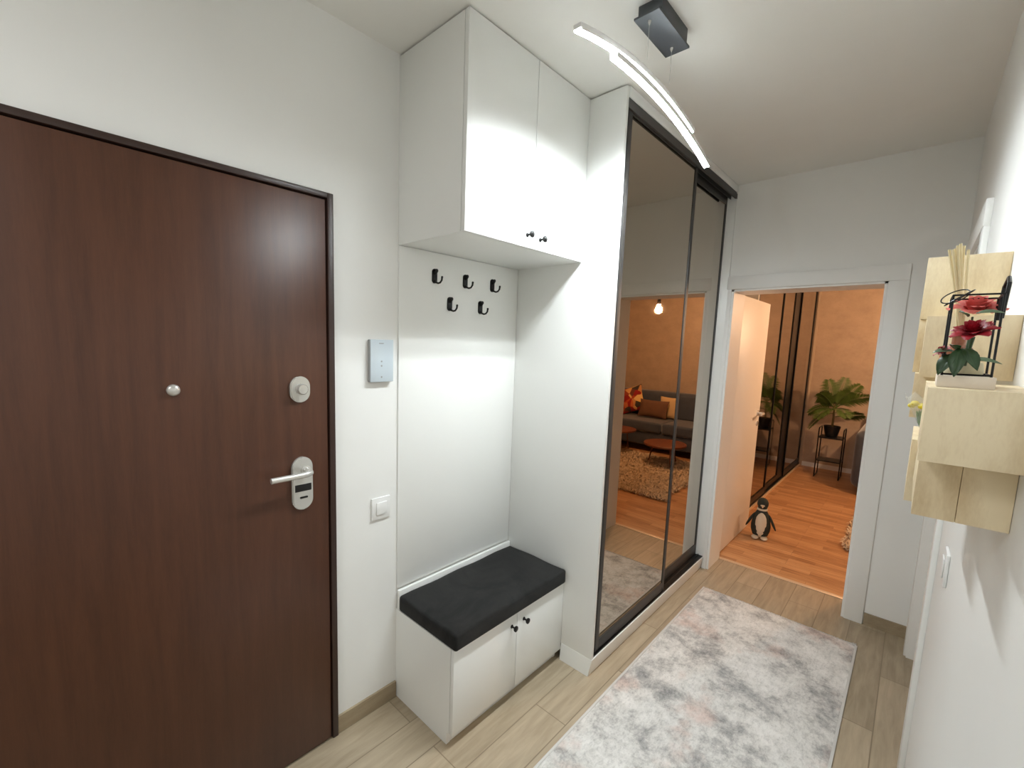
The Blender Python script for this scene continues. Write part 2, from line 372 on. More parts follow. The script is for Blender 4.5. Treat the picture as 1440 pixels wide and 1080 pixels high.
hook(.531, 1.818, 'black double coat hook, rightmost in the upper row of three')
hook(.264, 1.711, 'black double coat hook, left one of the lower pair')
hook(.454, 1.710, 'black double coat hook, right one of the lower pair')
def knob(x, y, z, par):
    bm = BM(); lathe(bm, [(.008,y),(.008,y-.002),(.0042,y-.004),(.004,y-.014),(.0105,y-.019),(.0125,y-.022),(.0125,y-.026),(.009,y-.028),(.0001,y-.0285)], (x,0,z), 'Y', 18)
    obj('knob', bm, 'black', par, label='small black knob')
# upper cabinet
ZB = 1.916
t = thing('wall_cabinet', 'white two-door cabinet hung above the coat hooks up to the ceiling', 'cabinet', (X2/2, -.186, ZB))
bm = BM()
abx(bm, .0, .018, 0, -.352, ZB, H-.007, .0008); abx(bm, X2-.019, X2-.001, 0, -.352, ZB, H-.007, .0008)
abx(bm, .018, X2-.019, 0, -.352, ZB, ZB+.018, .0008); abx(bm, .018, X2-.019, 0, -.352, H-.022, H-.004, .0008); abx(bm, .018, X2-.019, 0, -.006, ZB+.018, H-.022)
obj('carcass', bm, 'lam', t)
a = obj('door', bx(.001, .3605, -.354, -.372, ZB, H-.006, .001), 'lam', t); knob(.330, -.372, 1.962, a)
a = obj('door', bx(.3635, X2-.002, -.354, -.372, ZB, H-.006, .001), 'lam', t); knob(.412, -.372, 1.958, a)
# bench cabinet
t = thing('shoe_bench', 'low white two-door shoe cabinet under the black seat cushion', 'cabinet', (X2/2, -.18, 0))
bm = BM()
# left side panel with toe notch
vs = [(0,0),(-.338,0),(-.338,.052),(-.352,.052),(-.352,.405),(0,.405)]
def prism(bm, prof, x0, x1):
    a = [bm.verts.new((x0, y, z)) for y, z in prof]; b_ = [bm.verts.new((x1, y, z)) for y, z in prof]
    bm.faces.new(a); bm.faces.new(b_[::-1])
    for i in range(len(a)): j = (i+1) % len(a); bm.faces.new((a[i], b_[i], b_[j], a[j]))
prism(bm, vs, 0, .018); prism(bm, vs, X2-.019, X2-.001)
abx(bm, .018, X2-.019, 0, -.352, .387, .405); abx(bm, .018, X2-.019, 0, -.352, .062, .08); abx(bm, .018, X2-.019, 0, -.006, .08, .387)
obj('carcass', bm, 'lam', t)
obj('plinth', bx(.018, X2-.019, -.322, -.336, 0, .062), 'lam', t)
obj('back_rail', bx(.002, X2-.002, -.006, -.020, .405, .492, .001), 'lam', t)
a = obj('door', bx(.001, .3665, -.3535, -.370, .054, .404, .001), 'lam', t); knob(.333, -.370, .352, a)
a = obj('door', bx(.3695, X2-.002, -.3535, -.370, .054, .404, .001), 'lam', t); knob(.414, -.370, .352, a)
# cushion
bm = BM(); abx(bm, -.003, X2-.004, -.021, -.383, .4055, .474, .012, 4)
bmesh.ops.subdivide_edges(bm, edges=[e for e in bm.edges if e.calc_length() > .2], cuts=12, use_grid_fill=True)
for v in bm.verts:
    if v.co.z > .47:
        x = v.co.x/X2; y = (-v.co.y-.02)/.365
        v.co.z += .010*math.sin(PI*min(max(x,0),1))*math.sin(PI*min(max(y,0),1)) + .002*math.sin(17*x+9*y)
t = obj('bench_cushion', bm, 'suede', label='flat black suede seat cushion lying on the white shoe cabinet', cat='cushion', angle=60)

# wardrobe with sliding mirror doors
XW1 = 2.247
t = thing('sliding_wardrobe', 'tall white built-in wardrobe with two sliding bronze mirror doors', 'wardrobe', ((X2+XF)/2, -.27, 0))
ZP = .085
obj('side_panel', bx(X2, X2+.018, 0, -.54, ZP, H-.007, .001), 'lam', t)
obj('side_panel', bx(2.233, XW1, -.02, -.540, ZP, H-.05, .001), 'lam', t)
bm = BM()
def quadprism(bm, lo, hi):
    a = [bm.verts.new(p) for p in lo]; b_ = [bm.verts.new(p) for p in hi]
    bm.faces.new(a[::-1]); bm.faces.new(b_)
    for i in range(4): j = (i+1) % 4; bm.faces.new((a[i], a[j], b_[j], b_[i]))
quadprism(bm, [(X2-.008,-.371,0),(X2-.008,-.529,0),(X2+.02,-.529,0),(X2+.02,-.371,0)], [(X2-.001,-.371,ZP),(X2-.001,-.5425,ZP),(X2+.02,-.5425,ZP),(X2+.02,-.371,ZP)])
quadprism(bm, [(X2+.02,-.50,0),(X2+.02,-.529,0),(XW1-.02,-.529,0),(XW1-.02,-.50,0)], [(X2+.02,-.42,ZP),(X2+.02,-.5425,ZP),(XW1-.02,-.5425,ZP),(XW1-.02,-.42,ZP)])
obj('plinth', bm, 'lam', t)
obj('top_fascia', bx(X2+.018, XW1, -.40, -.543, H-.045, H-.004, .001), 'lam', t)
obj('back_panel', bx(X2+.018, 2.233, -.004, -.012, ZP, H-.05), 'lam', t)
bm = BM(); abx(bm, X2+.018, 2.233, -.44, -.536, ZP, ZP+.005); abx(bm, X2+.018, 2.233, -.506, -.509, ZP+.005, ZP+.012); obj('bottom_track', bm, 'black', t, label='black bottom track')
bm = BM(); abx(bm, X2+.018, 2.233, -.44, -.539, H-.053, H-.0455); abx(bm, X2+.018, XW1, -.533, -.541, H-.085, H-.053); abx(bm, X2+.018, 2.233, -.506, -.509, H-.085, H-.053); obj('top_track', bm, 'alu', t, label='anthracite top track')
obj('edge_profile', bx(X2+.018, X2+.048, -.50, -.518, ZP+.005, H-.053), 'black', t, label='narrow black edge profile')
def slide(x0, x1, y, lf, rf, zg0, zg1):
    d = obj('sliding_door', bx(x0+.01, x1-.01, y+.006, y, zg0-.01, zg1+.01), 'mirror', t, label='bronze mirror door')
    bm = BM(); za, zb = ZP+.008, H-.058
    abx(bm, x0, x0+lf, y+.022, y-.004, za, zb, .001); abx(bm, x1-rf, x1, y+.022, y-.004, za, zb, .001)
    abx(bm, x0+lf, x1-rf, y+.022, y-.004, za, zg0, .001); abx(bm, x0+lf, x1-rf, y+.022, y-.004, zg1, zb, .001)
    obj('door_profile', bm, 'alu', d, label='anthracite door profile')
slide(X2+.050, 1.575, -.524, .032, .030, .148, H-.085)
slide(1.545, 2.231, -.485, .030, .022, .165, H-.115)

# ------------------------------------------------------------------ rug
bm = BM(); NX, NY = 90, 40
rx0, rx1, ry0, ry1 = -.55, 1.965, -.642, -1.405
g = [[None]*(NY+1) for _ in range(NX+1)]
for i in range(NX+1):
    for j in range(NY+1):
        x = rx0 + (rx1-rx0)*i/NX; y = ry0 + (ry1-ry0)*j/NY
        x += .010*(j/NY) * (-1)*(i/NX) + .012*math.exp(-((j-NY)/3.)**2)*(i/NX)**8
        z = .009 + .0007*math.sin(13*x+3)*math.cos(11*y)
        if i in (0, NX) or j in (0, NY): z -= .003
        g[i][j] = bm.verts.new((x, y, z))
for i in range(NX):
    for j in range(NY): bm.faces.new((g[i][j], g[i+1][j], g[i+1][j+1], g[i][j+1]))
e = bmesh.ops.extrude_edge_only(bm, edges=[e for e in bm.edges if e.is_boundary])
for v in e['geom']:
    if isinstance(v, bmesh.types.BMVert): v.co.z = .0005
t = thing('runner_rug', 'pale grey abstract runner rug with faint pink patches on the tiled floor', 'rug', ((rx0+rx1)/2, (ry0+ry1)/2, 0))
obj('rug_field', bm, 'rug', t, angle=60)
bm = BM()
abx(bm, rx0, rx1-.012, ry1-.006, ry1+.004, .001, .0095, .001); abx(bm, rx0, rx1-.002, ry0-.004, ry0+.006, .001, .0095, .001)
obj('edge_binding', bm, 'rugedge', t)
bm = BM()
for k in range(200):
    y = ry0 + (ry1-ry0)*k/199; x = rx1-.004-.010*k/199 + (.012 if k > 194 else 0); L = .012+random.random()*.008
    tube(bm, [(x, y, .007), (x+L*.6, y+random.uniform(-.002,.002), .006), (x+L, y+random.uniform(-.004,.004), .002)], [.0016,.0014,.001], 4)
o = obj('fringe', bm, 'rugedge', t); o['kind'] = 'stuff'

# ------------------------------------------------------------------ pendant lamp
t = thing('pendant_lamp', 'glowing twin curved LED pendant lamp hung from a dark rectangular ceiling canopy', 'lamp', (.46, -.79, H))
bm = BM(); abx(bm, .365, .565, -.752, -.828, 2.556, H, .001); cn = obj('canopy', bm, 'canopy', t)
bm = BM(); abx(bm, .342, .585, -.750, -.830, 2.549, 2.556, .001); obj('canopy_plate', bm, 'canopy', cn)
for x in (.373, .545):
    bm = BM(); lathe(bm, [(.0055,2.549),(.0055,2.545),(.003,2.540),(.0015,2.536)], (x,-.787,0), 'Z', 12); obj('cable_gland', bm, 'chrome', cn)
    bm = BM(); tube(bm, [(x,-.787,2.549),(x,-.787,2.438)], .0007, 6); obj('cable', bm, 'chrome', t)
def arc(x0, z0, x1, z1, bow, n=28):
    L = []
    for k in range(n+1):
        s = k/n; L.append((x0+(x1-x0)*s, z0+(z1-z0)*s + bow*4*s*(1-s)))
    return L
def strip(pts, y, w, h0, h1):
    bm = BM(); rings = []
    for i, (x, z) in enumerate(pts):
        a = pts[max(0,i-1)]; b_ = pts[min(len(pts)-1,i+1)]; d = Vector((b_[0]-a[0], 0, b_[1]-a[1])).normalized(); n = Vector((-d.z, 0, d.x))
        p = Vector((x, y, z)); u = Vector((0,1,0))
        rings.append([bm.verts.new(p + u*s*w/2 + n*h) for s, h in h1])
    m_ = len(h1)
    for a, b_ in zip(rings, rings[1:]):
        for k in range(m_): bm.faces.new((a[k], a[(k+1)%m_], b_[(k+1)%m_], b_[k]))
    bm.faces.new(rings[0][::-1]); bm.faces.new(rings[-1]); return bm
for (x0,z0,x1,z1,bow,y) in ((.008,2.356,.805,2.372,.045,-.773), (.145,2.338,.915,2.270,.033,-.803)):
    pts = arc(x0,z0,x1,z1,bow)
    hs = obj('bar_housing', strip(pts, y, .0225, 0, [(-1,-.0025),(-.9,-.0025),(-.9,.0025),(.9,.0025),(.9,-.0025),(1,-.0025),(1,.012),(.9,.014),(-.9,.014),(-1,.012)]), 'plasticw', t)
    obj('led_diffuser', strip(pts, y, .0202, 0, [(-1,.002),(-1,.0008),(-.5,0),(.5,0),(1,.0008),(1,.002)]), 'led', hs, label='glowing LED diffuser')

# ------------------------------------------------------------------ box shelves
def boxshelf(x0, x1, z0, z1, yf, label, split=None, mat='pine', k=.009):
    t = thing('box_shelf', label, 'shelf', ((x0+x1)/2, YR, z0), 'wooden box shelves on the right wall')
    y0 = YR+.0005
    if split:
        obj('end_panel', bx(x0, x0+k, y0, split-.0006, z0, z1, .0004), mat, t); obj('end_panel', bx(x0, x0+k, split, yf, z0, z1, .0004), mat, t)
    else: obj('end_panel', bx(x0, x0+k, y0, yf, z0, z1, .0004), mat, t)
    obj('end_panel', bx(x1-k, x1, y0, yf, z0, z1, .0004), mat, t)
    obj('top_panel', bx(x0+k, x1-k, y0, yf, z1-k, z1, .0004), mat, t)
    obj('bottom_panel', bx(x0+k, x1-k, y0, yf, z0, z0+k, .0004), mat, t)
    obj('front_panel', bx(x0+k, x1-k, yf-k, yf, z0+k, z1-k, .0006), mat, t)
    return t
boxshelf(-.200, .020, 1.407, 1.507, -1.500, 'pale wooden box shelf nearest the camera, carrying the red rose lantern')
boxshelf(-.120, .160, 1.311, 1.4065, -1.503, 'wooden box shelf fixed directly under the one with the rose lantern', split=-1.548)
boxshelf(.080, .345, 1.511, 1.618, -1.490, 'wooden box shelf just behind and above the rose lantern shelf')
boxshelf(.350, .62, 1.628, 1.760, -1.479, 'topmost and tallest pale wooden box shelf, behind the reed sticks')
boxshelf(.36, .60, 1.511, 1.6275, -1.479, 'wooden box shelf directly under the topmost one')
boxshelf(.30, .55, 1.415, 1.5105, -1.484, 'wooden box shelf behind the film-wrapped posy', k=.008)
boxshelf(.165, .40, 1.262, 1.385, -1.494, 'lowest wooden box shelf, farthest down the right wall', k=.008)

# lantern with red rose
LT = 1.507
t = thing('rose_lantern', 'black wire frame on a whitewashed wood base beside the red rose', 'lantern', (-.125, -1.533, LT))
obj('base', bx(-.165, -.085, -1.508, -1.562, LT, LT+.016, .001), 'basew', t)
bm = BM(); r = .0013
a0, a1, b0, b1, z0, z1 = -.158, -.092, -1.512, -1.5575, LT+.018, 1.631
for x in (a0, a1):
    for y in (b0, b1): tube(bm, [(x,y,z0-.002),(x,y,z1)], r, 6)
for z in (z0, z1):
    tube(bm, [(a0,b0,z),(a0,b1,z)], r, 6); tube(bm, [(a1,b0,z),(a1,b1,z)], r, 6); tube(bm, [(a0,b0,z),(a1,b0,z)], r, 6); tube(bm, [(a0,b1,z),(a1,b1,z)], r, 6)
obj('wire_frame', bm, 'black', t)
bm = BM(); tube(bm, [(-.15,b1-.001,1.60),(-.15,b1-.003,1.645),(-.125,b1-.004,1.655),(-.10,b1-.003,1.645),(-.10,b1-.001,1.60)], .0022, 8)
obj('handle', bm, 'black', t)
bm = BM()
for s in range(2):
    pts = [(-.15+.012*math.cos(a)*(1+.2*s), -1.518-.012*math.sin(a)*1.1+.004*s, 1.628+.010*math.sin(a*1.0+s)+.002*s) for a in [k*2*PI/20 for k in range(20)]]
    tube(bm, pts+[pts[0]], .0008, 5)
obj('wire_loop', bm, 'black', t)
bm = BM(); lathe(bm, [(.019,LT+.017),(.020,LT+.022),(.018,LT+.034),(.010,LT+.037),(.0001,LT+.037)], (-.125,-1.533,0), 'Z', 24)
tag = obj('candle', bm, 'wax', cat='candle', label='squat ivory candle inside the black wire lantern')

def leafmesh(bm, base, d, up, L, W, droop=.3, n=6, fold=.2):
    base = Vector(base); d = Vector(d).normalized(); up = Vector(up); side = d.cross(up).normalized(); nrm = side.cross(d).normalized()
    rows = []
    for i in range(n+1):
        s = i/n; w = W*math.sin(PI*min(1, s*.96+.04))**.8*(1 - .25*s); p = base + d*L*s - Vector((0,0,1))*droop*L*s*s
        rows.append([bm.verts.new(p - side*w/2 + nrm*fold*w), bm.verts.new(p), bm.verts.new(p + side*w/2 + nrm*fold*w)])
    for a, b_ in zip(rows, rows[1:]):
        for k in range(2): bm.faces.new((a[k], a[k+1], b_[k+1], b_[k]))
def rose(bm, c, R, layers=5, tilt=(0,0), pts=True, seed=1):
    rnd = random.Random(seed); c = Vector(c); ax = Vector((tilt[0], tilt[1], 1)).normalized()
    q = Vector((0,0,1)).rotation_difference(ax)
    for l in range(layers):
        f = (l+1)/layers; n = 3 + l; open_ = .12 + 1.15*f**1.3
        for k in range(n):
            a = 2*PI*k/n + l*.7 + rnd.uniform(-.1,.1); r = R*(.18+.28*f); Lp = R*(.75+.45*f)
            rows = []
            for i in range(6):
                s = i/5; el = PI/2 - open_*(.5+.5*s) ; rr = r*.35 + Lp*s*math.cos(el); zz = Lp*s*math.sin(el) - R*.25*f
                w = R*(.55+.25*f)*math.sin(PI*(.18+.62*s)) * (1 if s < .99 else (.35 if pts and f > .5 else .75))
                row = []
                for j in range(5):
                    u = (j-2)/2; cup = abs(u)**2*R*.14*(1-.5*f)
                    p = Vector(((rr-cup)*math.cos(a) - u*w*.5*math.sin(a), (rr-cup)*math.sin(a) + u*w*.5*math.cos(a), zz + .1*R*abs(u)*f*(-1 if s > .8 else 0)))
                    row.append(bm.verts.new(c + q @ p))
                rows.append(row)
            for a_, b_ in zip(rows, rows[1:]):
                for j in range(4): bm.faces.new((a_[j], a_[j+1], b_[j+1], b_[j]))
t = thing('artificial_rose', 'deep red artificial rose with dark leaves leaning out of the wire lantern', 'flower', (-.165, -1.53, LT+.03))
bm = BM(); rose(bm, (-.168,-1.535,1.582), .0185, 5, (-.55,.25), seed=3); obj('bloom', bm, 'rosered', t, label='open red bloom')
bm = BM(); rose(bm, (-.158,-1.510,1.556), .009, 3, (-.3,.9), pts=False, seed=5); obj('bud', bm, 'rosered', t, label='small red bud')
bm = BM(); tube(bm, [(-.15,-1.533,LT+.03),(-.158,-1.534,1.555),(-.166,-1.535,1.575)], [.0015,.0015,.0025], 6)
tube(bm, [(-.15,-1.530,LT+.032),(-.155,-1.52,1.545),(-.158,-1.511,1.553)], .0012, 6); obj('stem', bm, 'leafd', t)
for i, (bs, d, L, W, mt) in enumerate([((-.160,-1.520,1.556),(-.4,1,.15),.022,.013,'leafs'), ((-.160,-1.520,1.552),(-.5,.5,-.9),.028,.019,'leafd'), ((-.162,-1.526,1.560),(-.5,.1,-1),.034,.020,'leafd'),
        ((-.160,-1.535,1.545),(-.1,-1,.12),.030,.011,'leafs'), ((-.162,-1.530,1.560),(-.4,-.5,-.8),.028,.017,'leafd'), ((-.163,-1.528,1.602),(-.5,.4,.45),.018,.013,'leafs'), ((-.163,-1.535,1.606),(-.2,-1,.25),.026,.010,'leafs'), ((-.16,-1.522,1.558),(-.7,.2,.5),.02,.013,'leafd')]):
    bm = BM(); leafmesh(bm, bs, d, (-.6,.1,1), L, W, .25); o = obj('leaf', bm, mt, t)
    o.modifiers.new('s', 'SOLIDIFY').thickness = .0004
t = thing('pink_rose', 'salmon pink artificial rose behind the red one at the lantern top', 'flower', (-.10, -1.538, 1.56))
bm = BM(); rose(bm, (-.085,-1.538,1.617), .024, 5, (-.3,-.05), pts=False, seed=9); obj('bloom', bm, 'rosepink', t)
bm = BM(); tube(bm, [(-.105,-1.533,LT+.03),(-.098,-1.535,1.57),(-.086,-1.536,1.606)], .0013, 6); obj('stem', bm, 'leafd', t)

# reed diffuser
t = thing('reed_diffuser', 'reed diffuser with pale sticks standing behind the rose lantern', 'diffuser', (-.050, -1.528, LT))
bm = BM(); lathe(bm, [(.016,LT),(.019,LT+.003),(.019,LT+.045),(.015,LT+.055),(.008,LT+.060),(.008,LT+.072),(.0095,LT+.073),(.0095,LT+.078),(.006,LT+.078)], (-.050,-1.528,0), 'Z', 24); obj('bottle', bm, 'bottle', t)
for (tx, ty, tz) in ((-.052,-1.503,1.709),(-.040,-1.510,1.712),(-.055,-1.514,1.716),(-.046,-1.518,1.714),(-.06,-1.511,1.713),(-.05,-1.523,1.707),(-.058,-1.507,1.708)):
    bm = BM(); tube(bm, [(-.050+random.uniform(-.003,.003),-1.528+random.uniform(-.003,.003),LT+.07),(tx,ty,tz)], .0017, 6); obj('reed_stick', bm, 'reed', t)
# film-wrapped posy
PZ = 1.4070
t = thing('wrapped_posy', 'small film-wrapped posy of yellow flowers standing behind the nearest box shelf', 'bouquet', (.070, -1.509, PZ))
def cone(z):   # centre y and radius at height z
    k = (z-PZ)/.085; return -1.511+.019*k, .005+.019*k
bm = BM(); n = 18; rings = []
for z in (PZ, PZ+.018, PZ+.038, PZ+.056, PZ+.070):
    cy, r_ = cone(z)
    rings.append([bm.verts.new((.070+r_*math.cos(2*PI*k/n), cy+r_*math.sin(2*PI*k/n), z+(.007*math.sin(5*2*PI*k/n) if z > PZ+.065 else 0))) for k in range(n)])
for a, b_ in zip(rings, rings[1:]):
    for k in range(n): bm.faces.new((a[k], a[(k+1)%n], b_[(k+1)%n], b_[k]))
o = obj('film_wrap', bm, 'film', t); o.modifiers.new('s', 'SOLIDIFY').thickness = .0004
for k in range(8):
    a = k*2*PI/8; bm = BM(); cy, r_ = cone(PZ+.052); blob(bm, (.070+r_*.75*math.cos(a), cy+r_*.75*math.sin(a), PZ+.052+.004*(k%2)), (.0058,.0058,.0045), 8)
    obj('flower_head', bm, 'yellow', t)
bm = BM()
for k in range(14):
    a = k*2*PI/14; leafmesh(bm, (.070,-1.511,PZ+.004), (.20*math.cos(a),.20*math.sin(a)+.26,1), (math.cos(a),math.sin(a),0), .044, .014, 0)
obj('foliage', bm, 'grassg', t)

# ------------------------------------------------------------------ living room
# wardrobe
t = thing('mirror_wardrobe', 'long living room wardrobe with dark glass sliding doors and black profiles', 'wardrobe', (4.9, -.2, 0))
obj('carcass', bx(3.42, 6.345, .24, -.40, .03, 2.5), 'lam', t)
obj('side_panel', bx(3.40, 3.42, .24, -.45, 0, 2.55), 'lam', t)
obj('top_fascia', bx(3.42, 6.345, .24, -.45, 2.5, 2.55), 'lam', t)
bm = BM(); abx(bm, 3.42, 6.345, -.40, -.452, 0, .03); obj('plinth', bm, 'black', t)
bm = BM(); abx(bm, 3.42, 6.345, -.453, -.465, 0, .018); obj('floor_rail', bm, 'strip', t, label='pale floor rail')
for (x0, x1, y, lf, rf) in ((3.42, 4.43, -.44, .04, .02), (4.40, 5.36, -.425, .05, .30), (5.34, 6.30, -.44, .02, .02)):
    d = obj('sliding_door', bx(x0, x1, y+.006, y, .08, 2.46), 'mirror2', t, label='dark bronze glass door')
    bm = BM(); abx(bm, x0, x0+lf, y+.01, y-.008, .035, 2.5); abx(bm, x1-rf, x1, y+.01, y-.008, .035, 2.5); abx(bm, x0+lf, x1-rf, y+.01, y-.008, .035, .10); abx(bm, x0+lf, x1-rf, y+.01, y-.008, 2.45, 2.5)
    obj('door_profile', bm, 'black', d, label='black door profile')
struct('trim_2', bx(6.335, 6.35, -.455, -.48, 0, H), 'paperside', label='corner strip beside the living room wardrobe')
struct('baseboard_living', bx(6.338, 6.35, -.48, -4.3, 0, .06), 'lacq')

# plant stand
t = thing('plant_stand', 'black two-tier wire plant stand against the wallpapered wall', 'plant stand', (5.92, -.805, 0))
SX0, SX1, SY0, SY1 = 5.80, 6.04, -.690, -.930
bm = BM(); r = .0065
for y in (SY0, SY1):
    tube(bm, [(SX0,y,0),(SX0,y,.60),(SX0+.02,y,.62),(SX1-.02,y,.62),(SX1,y,.60),(SX1,y,0)], r, 8)
    tube(bm, [(SX0,y,.006),(SX1,y,.006)], r, 8)
obj('wire_frame', bm, 'black', t)
obj('shelf_plate', bx(SX0, SX1, SY0, SY1, .495, .51), 'black', t); obj('shelf_plate', bx(SX0, SX1, SY0, SY1, .205, .22), 'black', t)
# palm
t = thing('potted_palm', 'artificial palm with long feathery fronds in a black pot on the wire stand', 'plant', (5.92, -.80, .51))
bm = BM(); lathe(bm, [(.055,.51),(.062,.52),(.082,.62),(.086,.645),(.078,.645),(.074,.63)], (5.92,-.80,0), 'Z', 28); obj('pot', bm, 'potb', t)
bm = BM(); lathe(bm, [(.074,.628),(.0001,.634)], (5.92,-.80,0), 'Z', 20); obj('soil', bm, 'soil', t)
bm = BM(); tube(bm, [(5.92,-.80,.62),(5.918,-.803,.75),(5.915,-.80,.90)], [.014,.011,.009], 8); obj('trunk', bm, 'stem', t)
def frond(base, az, el, L, droop, W=.115, nl=17, twist=0):
    bm = BM(); base = Vector(base); pts = []; d = Vector((math.cos(az)*math.cos(el), math.sin(az)*math.cos(el), math.sin(el)))
    for i in range(13):
        s = i/12; pts.append(base + d*L*s + Vector((0,0,-1))*droop*L*s*s)
    tube(bm, pts, [.0045*(1-.8*i/12) for i in range(13)], 5)
    for i in range(2, nl+2):
        s = .14 + .84*i/(nl+2); k = s*12; a = int(min(11, k)); p = pts[a].lerp(pts[a+1], k-a); dr = (pts[a+1]-pts[a]).normalized()
        side = dr.cross(Vector((0,0,1))).normalized(); side = Matrix.Rotation(twist, 3, dr) @ side
        l = W*(math.sin(PI*(.12+.80*s)))*(1.1)
        for sg in (-1, 1):
            dd = (side*sg*.85 + dr*.55 + side.cross(dr)*.18).normalized()
            leafmesh(bm, p, dd, side.cross(dr), l*random.uniform(.85,1.1), .0115, .25, 4, .25)
    o = obj('frond', bm, 'leaf', t, angle=80)
az0 = math.radians
for a, e, L, dr, bz, tw in ((120,76,.42,.10,.86,65),(266,80,.44,.08,.86,-70),(268,62,.48,.22,.86,-60),(262,44,.46,.30,.86,-50),(100,56,.30,.42,.86,55),(110,30,.30,.72,.84,45),(112,5,.24,1.0,.80,35),
        (262,12,.30,.0,.76,-40),(120,60,.36,.35,.86,40),(240,64,.38,.3,.86,-40),(215,28,.30,.7,.85,0),(150,24,.30,.8,.85,0),(300,50,.38,.45,.86,-40),(60,45,.26,.5,.86,40),(350,50,.36,.5,.86,0)):
    frond((5.916,-.80,bz), az0(a), az0(e), L, dr, W=.12, nl=26, twist=az0(tw))

# penguin
px, py = 3.15, -.69
ang = math.radians(191)
Rz = Matrix.Translation((px, py, 0)) @ Matrix.Rotation(ang, 4, 'Z')   # local +X faces the viewer side
def part(name, mat, fn, par=None, **k):
    b_ = BM(); fn(b_); b_.transform(Rz); return obj(name, b_, mat, par or pg, **k)
pg = thing('penguin_figure', 'knee-high dark penguin figurine with cream belly standing beside the open white door', 'figurine', (px, py, 0))
def body(b_):
    lathe(b_, [(.02,.022),(.055,.03),(.068,.07),(.070,.11),(.062,.16),(.050,.205),(.036,.235),(.030,.250),(.034,.265),(.040,.285),(.040,.305),(.033,.325),(.018,.340),(.0001,.344)], (0,0,0), 'Z', 28)
    for v in b_.verts:
        if v.co.z < .24: v.co.x *= .85
        if v.co.z > .25: v.co.x += .004
part('body', 'penguin', body)
def belly(b_):
    blob(b_, (.024,0,.120), (.041,.047,.108), 20)
part('belly', 'penguinw', belly, label='cream belly')
part('face', 'penguinw', lambda b_: blob(b_, (.026,0,.288), (.020,.024,.020), 14), label='cream face')
part('beak', 'beak', lambda b_: tube(b_, [(.040,0,.286),(.058,.0,.281),(.074,0,.276)], [.009,.006,.001], 8))
part('scarf', 'penguinw', lambda b_: lathe(b_, [(.030,.238),(.037,.240),(.039,.247),(.036,.254),(.029,.256)], (0,0,0), 'Z', 24), label='cream neck band')
for s in (-1, 1):
    part('flipper', 'penguin', lambda b_: blob(b_, (0,s*.078,.145), (.018,.010,.070), 14, Matrix.Rotation(s*-.42, 3, 'X').inverted() if False else Matrix.Rotation(s*.42, 3, 'X')))
    part('foot', 'penguinw', lambda b_: blob(b_, (.038,s*.032,.014), (.042,.026,.014), 14), label='cream foot')
    part('eye', 'blackslot', lambda b_: blob(b_, (.040,s*.012,.296), (.005,.003,.004), 8))

# shaggy rug
t = thing('shaggy_rug', 'cream shaggy rug on the living room floor in front of the sofa', 'rug', (4.4, -2.3, 0))
obj('backing', bx(3.42, 5.19, -1.23, -3.4, 0, .008), 'shag', t)
bm = BM()
for k in range(15000):
    x = random.uniform(3.40, 5.16); y = random.uniform(-1.21, -3.4); a = random.uniform(0, 2*PI); L = random.uniform(.03,.06); h = random.uniform(.018,.045)
    if random.random() < .25: x = 3.40+abs(random.gauss(0,.35))
    dx, dy = math.cos(a)*L, math.sin(a)*L; w = random.uniform(.006,.012); sx, sy = -math.sin(a)*w, math.cos(a)*w
    v = [bm.verts.new(p) for p in ((x-sx,y-sy,.004),(x+sx,y+sy,.004),(x+dx*.6+sx,y+dy*.6+sy,h),(x+dx,y+dy,h*.6),(x+dx*.6-sx,y+dy*.6-sy,h))]
    bm.faces.new(v)
o = obj('pile', bm, 'shag', t, smooth=False); o['kind'] = 'stuff'

# sofa
t = thing('sofa', 'long blue-grey velvet sofa against the wallpapered wall', 'sofa', (5.85, -2.45, 0))
obj('base', bx(5.36, 6.28, -1.36, -3.72, .10, .30, .02), 'sofa', t)
for (y0, y1) in ((-1.37,-2.12),(-2.13,-2.92),(-2.93,-3.71)):
    obj('seat_cushion', bx(5.33, 6.05, y0, y1, .30, .455, .035, 4), 'sofa', t)
    bm = bx(5.93, 6.16, y0, y1, .44, .86, .07, 5); obj('back_cushion', bm, 'sofa', t)
obj('backrest', bx(6.14, 6.30, -1.12, -3.92, .10, .84, .05, 4), 'sofa', t)
for (y0, y1) in ((-1.075,-1.36),(-3.72,-3.95)):
    obj('armrest', bx(5.22, 6.28, y0, y1, .08, .72, .08, 5), 'sofa', t)
for x in (5.34, 6.2):
    for y in (-1.22, -3.82):
        bm = BM(); lathe(bm, [(.018,0),(.025,.10)], (x,y,0), 'Z', 12); obj('leg', bm, 'black', t)
def pillow(x, y, z, w, h, d, tilt, mat, label, roll=0, yaw=0):
    bm = BM(); n = 14
    for sgn in (-1, 1):
        g = [[bm.verts.new((sgn*d/2*(max(0,(1-(2*i/n-1)**2))*max(0,(1-(2*j/n-1)**2)))**.45, (i/n-.5)*w*(1-.08*(1-(2*j/n-1)**2)*abs(2*i/n-1)), (j/n-.5)*h*(1-.08*(1-(2*i/n-1)**2)*abs(2*j/n-1)))) for j in range(n+1)] for i in range(n+1)]
        for i in range(n):
            for j in range(n): bm.faces.new((g[i][j], g[i+1][j], g[i+1][j+1], g[i][j+1]))
    bmesh.ops.remove_doubles(bm, verts=bm.verts[:], dist=1e-5)
    bm.transform(Matrix.Translation((x,y,z)) @ Matrix.Rotation(yaw,4,'Z') @ Matrix.Rotation(tilt,4,'Y') @ Matrix.Rotation(roll,4,'X'))
    obj('throw_pillow', bm, mat, label=label, cat='pillow', group='pillows on the sofa', angle=70)
pillow(5.79, -2.82, .70, .42, .42, .12, .22, 'floral', 'floral red and yellow pillow seen mirrored at the sofa', roll=.35)
